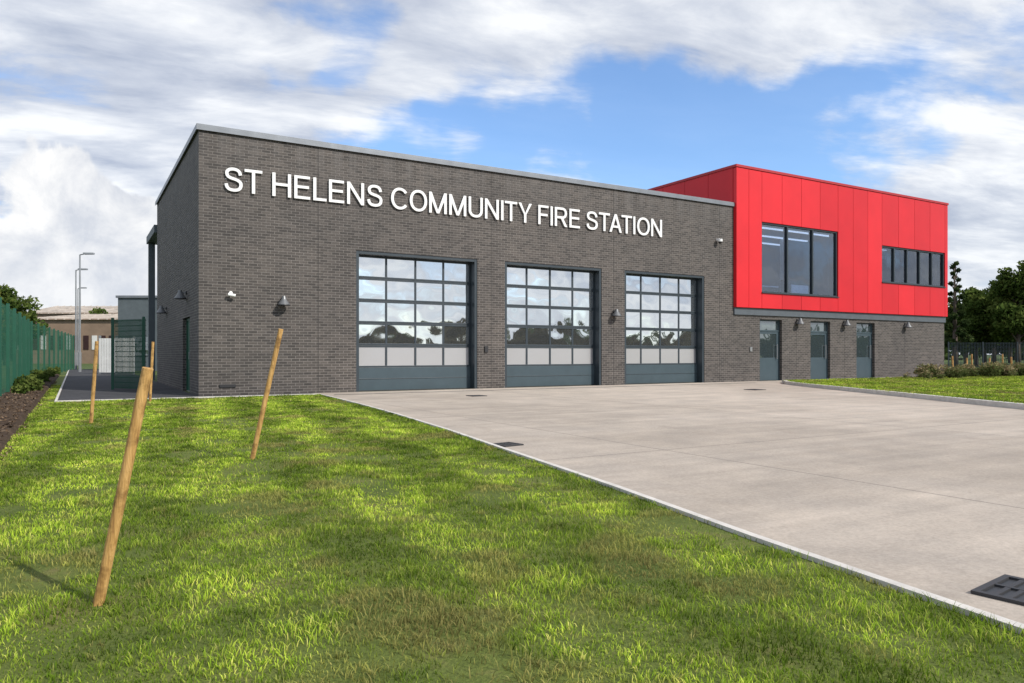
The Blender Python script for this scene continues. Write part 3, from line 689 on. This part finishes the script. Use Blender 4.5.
mb=MB(); mb.box(0,9,0,8,0,4.75,'modern'); mb.box(-.1,9.1,-.1,8.1,4.75,4.9,'coping'); mb.box(.8,2.2,-.05,0,1,2.2,'pglass'); mb.obj('walls',e)
x,y=ray(99,40); e=empty('storage_enclosure',(x,y,0)); e.rotation_euler[2]=-YAW
mb=MB()
for i in range(14): mb.box(i*.14,i*.14+.12,0,.03,.1,1.95,'pale')
for i in range(3): mb.box(i*.92-.04,i*.92+.06,.03,.12,0,2.1,'steel')
mb.box(0,1.95,.03,.06,.4,.5,'steel'); mb.box(0,1.95,.03,.06,1.5,1.6,'steel'); mb.obj('boards',e)
# ------------------------------------------------------------ light + sky
el=math.radians(38); sv=Vector((.40,-.80,0)).normalized()
sd=Vector((sv.x*math.cos(el),sv.y*math.cos(el),math.sin(el)))
sl=D.lights.new('sun','SUN'); sl.energy=4.3; sl.angle=math.radians(.6); sl.color=(1,.95,.87)
so=D.objects.new('sun',sl); so.rotation_euler=(-sd).to_track_quat('-Z','Y').to_euler(); so.location=(0,-30,30); sc.collection.objects.link(so)
W=D.worlds.new('World'); sc.world=W; W.use_nodes=True; nt=W.node_tree; nt.nodes.clear()
out=N(nt,'ShaderNodeOutputWorld'); bg=N(nt,'ShaderNodeBackground'); bg.inputs[1].default_value=.13; L(nt,bg.outputs[0],out.inputs[0])
sky=N(nt,'ShaderNodeTexSky',sky_type='NISHITA',sun_disc=False,sun_elevation=el,sun_rotation=math.atan2(sv.x,sv.y)); sky.ozone_density=2.0; sky.dust_density=.6; sky.air_density=1.0
tc=N(nt,'ShaderNodeTexCoord'); dirv=tc.outputs['Generated']
nrm=N(nt,'ShaderNodeVectorMath',operation='NORMALIZE'); L(nt,dirv,nrm.inputs[0]); dirv=nrm.outputs[0]
s=N(nt,'ShaderNodeSeparateXYZ'); L(nt,dirv,s.inputs[0])
zz=math_n(nt,'ADD',math_n(nt,'MAXIMUM',s.outputs[2],0.0),.16)
def dotv(v):
    n=N(nt,'ShaderNodeVectorMath',operation='DOT_PRODUCT'); n.inputs[1].default_value=v; L(nt,dirv,n.inputs[0]); return n.outputs['Value']
WA=math.radians(-18)
wu=Vector((math.cos(WA),math.sin(WA),0)); wv=Vector((-math.sin(WA),math.cos(WA),0))
c=N(nt,'ShaderNodeCombineXYZ'); L(nt,math_n(nt,'MULTIPLY',math_n(nt,'DIVIDE',dotv(wu),zz),.62),c.inputs[0]); L(nt,math_n(nt,'MULTIPLY',math_n(nt,'DIVIDE',dotv(wv),zz),1.15),c.inputs[1])
n1=noise(nt,c.outputs[0],1.0,9,.60,.25)
off=N(nt,'ShaderNodeVectorMath',operation='ADD'); off.inputs[1].default_value=(.08,-.16,0); L(nt,c.outputs[0],off.inputs[0])
n2=noise(nt,off.outputs[0],1.0,5,.58,.25)
nf=noise(nt,c.outputs[0],3.2,8,.64,.5)
cum=noise(nt,dirv,7,7,.55,.3)
wn=N(nt,'ShaderNodeTexNoise'); wn.inputs['Scale'].default_value=3.5; wn.inputs['Detail'].default_value=5; L(nt,dirv,wn.inputs['Vector'])
wsub=N(nt,'ShaderNodeVectorMath',operation='SUBTRACT'); wsub.inputs[1].default_value=(.5,.5,.5); L(nt,wn.outputs['Color'],wsub.inputs[0])
wsc=N(nt,'ShaderNodeVectorMath',operation='MULTIPLY'); wsc.inputs[1].default_value=(.6,.6,.28); L(nt,wsub.outputs[0],wsc.inputs[0])
wad=N(nt,'ShaderNodeVectorMath',operation='ADD'); L(nt,dirv,wad.inputs[0]); L(nt,wsc.outputs[0],wad.inputs[1])
wno=N(nt,'ShaderNodeVectorMath',operation='NORMALIZE'); L(nt,wad.outputs[0],wno.inputs[0])
def dpx(px,py): return (F+R*((px-512)/738)+Vector((0,0,(354-py)/738))).normalized()
def blob(px,py,deg,soft,src=None):
    v=N(nt,'ShaderNodeVectorMath',operation='DOT_PRODUCT'); v.inputs[1].default_value=dpx(px,py); L(nt,src or wno.outputs[0],v.inputs[0])
    m=N(nt,'ShaderNodeMapRange',interpolation_type='SMOOTHSTEP'); m.inputs[1].default_value=math.cos(math.radians(deg+soft)); m.inputs[2].default_value=math.cos(math.radians(max(deg-soft,.3)))
    L(nt,v.outputs['Value'],m.inputs[0]); return m.outputs[0]
dens=math_n(nt,'ADD',math_n(nt,'MULTIPLY',n1,1.25),.0)
dens=math_n(nt,'ADD',dens,math_n(nt,'MULTIPLY',math_n(nt,'SUBTRACT',nf,.5),.42))
for px,py,dg,sf,amp in ((700,135,5,4.5,-.26),(770,110,4,3.5,-.17),(600,155,5,4,-.25),(480,155,4.5,3.5,-.22),(400,160,3.5,3,-.16),(850,125,3.5,3,-.19),(900,88,3,2.5,-.15),(310,5,3,2.5,-.20),(50,15,3,3,-.12),(740,25,6,4,.10),(900,30,6,4,.08),(960,160,6,4,.14),(250,70,9,7,.10),(600,30,8,5,.12),(120,120,7,5,.08)):
    dens=math_n(nt,'ADD',dens,math_n(nt,'MULTIPLY',blob(px,py,dg,sf),amp))
al=N(nt,'ShaderNodeMapRange',interpolation_type='SMOOTHSTEP'); al.inputs[1].default_value=.38; al.inputs[2].default_value=.66; L(nt,dens,al.inputs[0])
alpha=math_n(nt,'MULTIPLY_ADD',al.outputs[0],.90,.05)
sh=math_n(nt,'ADD',math_n(nt,'MULTIPLY',math_n(nt,'SUBTRACT',n1,n2),2.6),math_n(nt,'MULTIPLY_ADD',nf,1.1,-.04))
ccol=ramp(nt,sh,[(.2,(3.7,4.1,5.0)),(.5,(5.5,5.8,6.4)),(.8,(7.9,8.0,8.1))])
skc=mixc(nt,1.0,sky.outputs[0],(1.22,1.45,1.70),'MULTIPLY')
col=mixc(nt,alpha,skc,ccol)
cb=math_n(nt,'ADD',cum,math_n(nt,'MULTIPLY',math_n(nt,'MAXIMUM',blob(40,270,7,4),blob(120,262,4,3)),.5))
ca=N(nt,'ShaderNodeMapRange',interpolation_type='SMOOTHSTEP'); ca.inputs[1].default_value=.80; ca.inputs[2].default_value=.86; L(nt,cb,ca.inputs[0])
cc=ramp(nt,noise(nt,dirv,11,7,.62,.3),[(.38,(5.2,5.5,6.1)),(.58,(7.9,7.9,7.9))])
col=mixc(nt,ca.outputs[0],col,cc)
hz=N(nt,'ShaderNodeMapRange'); hz.inputs[1].default_value=.0; hz.inputs[2].default_value=.18; hz.inputs[3].default_value=.5; hz.inputs[4].default_value=0; L(nt,s.outputs[2],hz.inputs[0])
col=mixc(nt,hz.outputs[0],col,(5.6,6.0,6.6))
L(nt,col,bg.inputs[0])
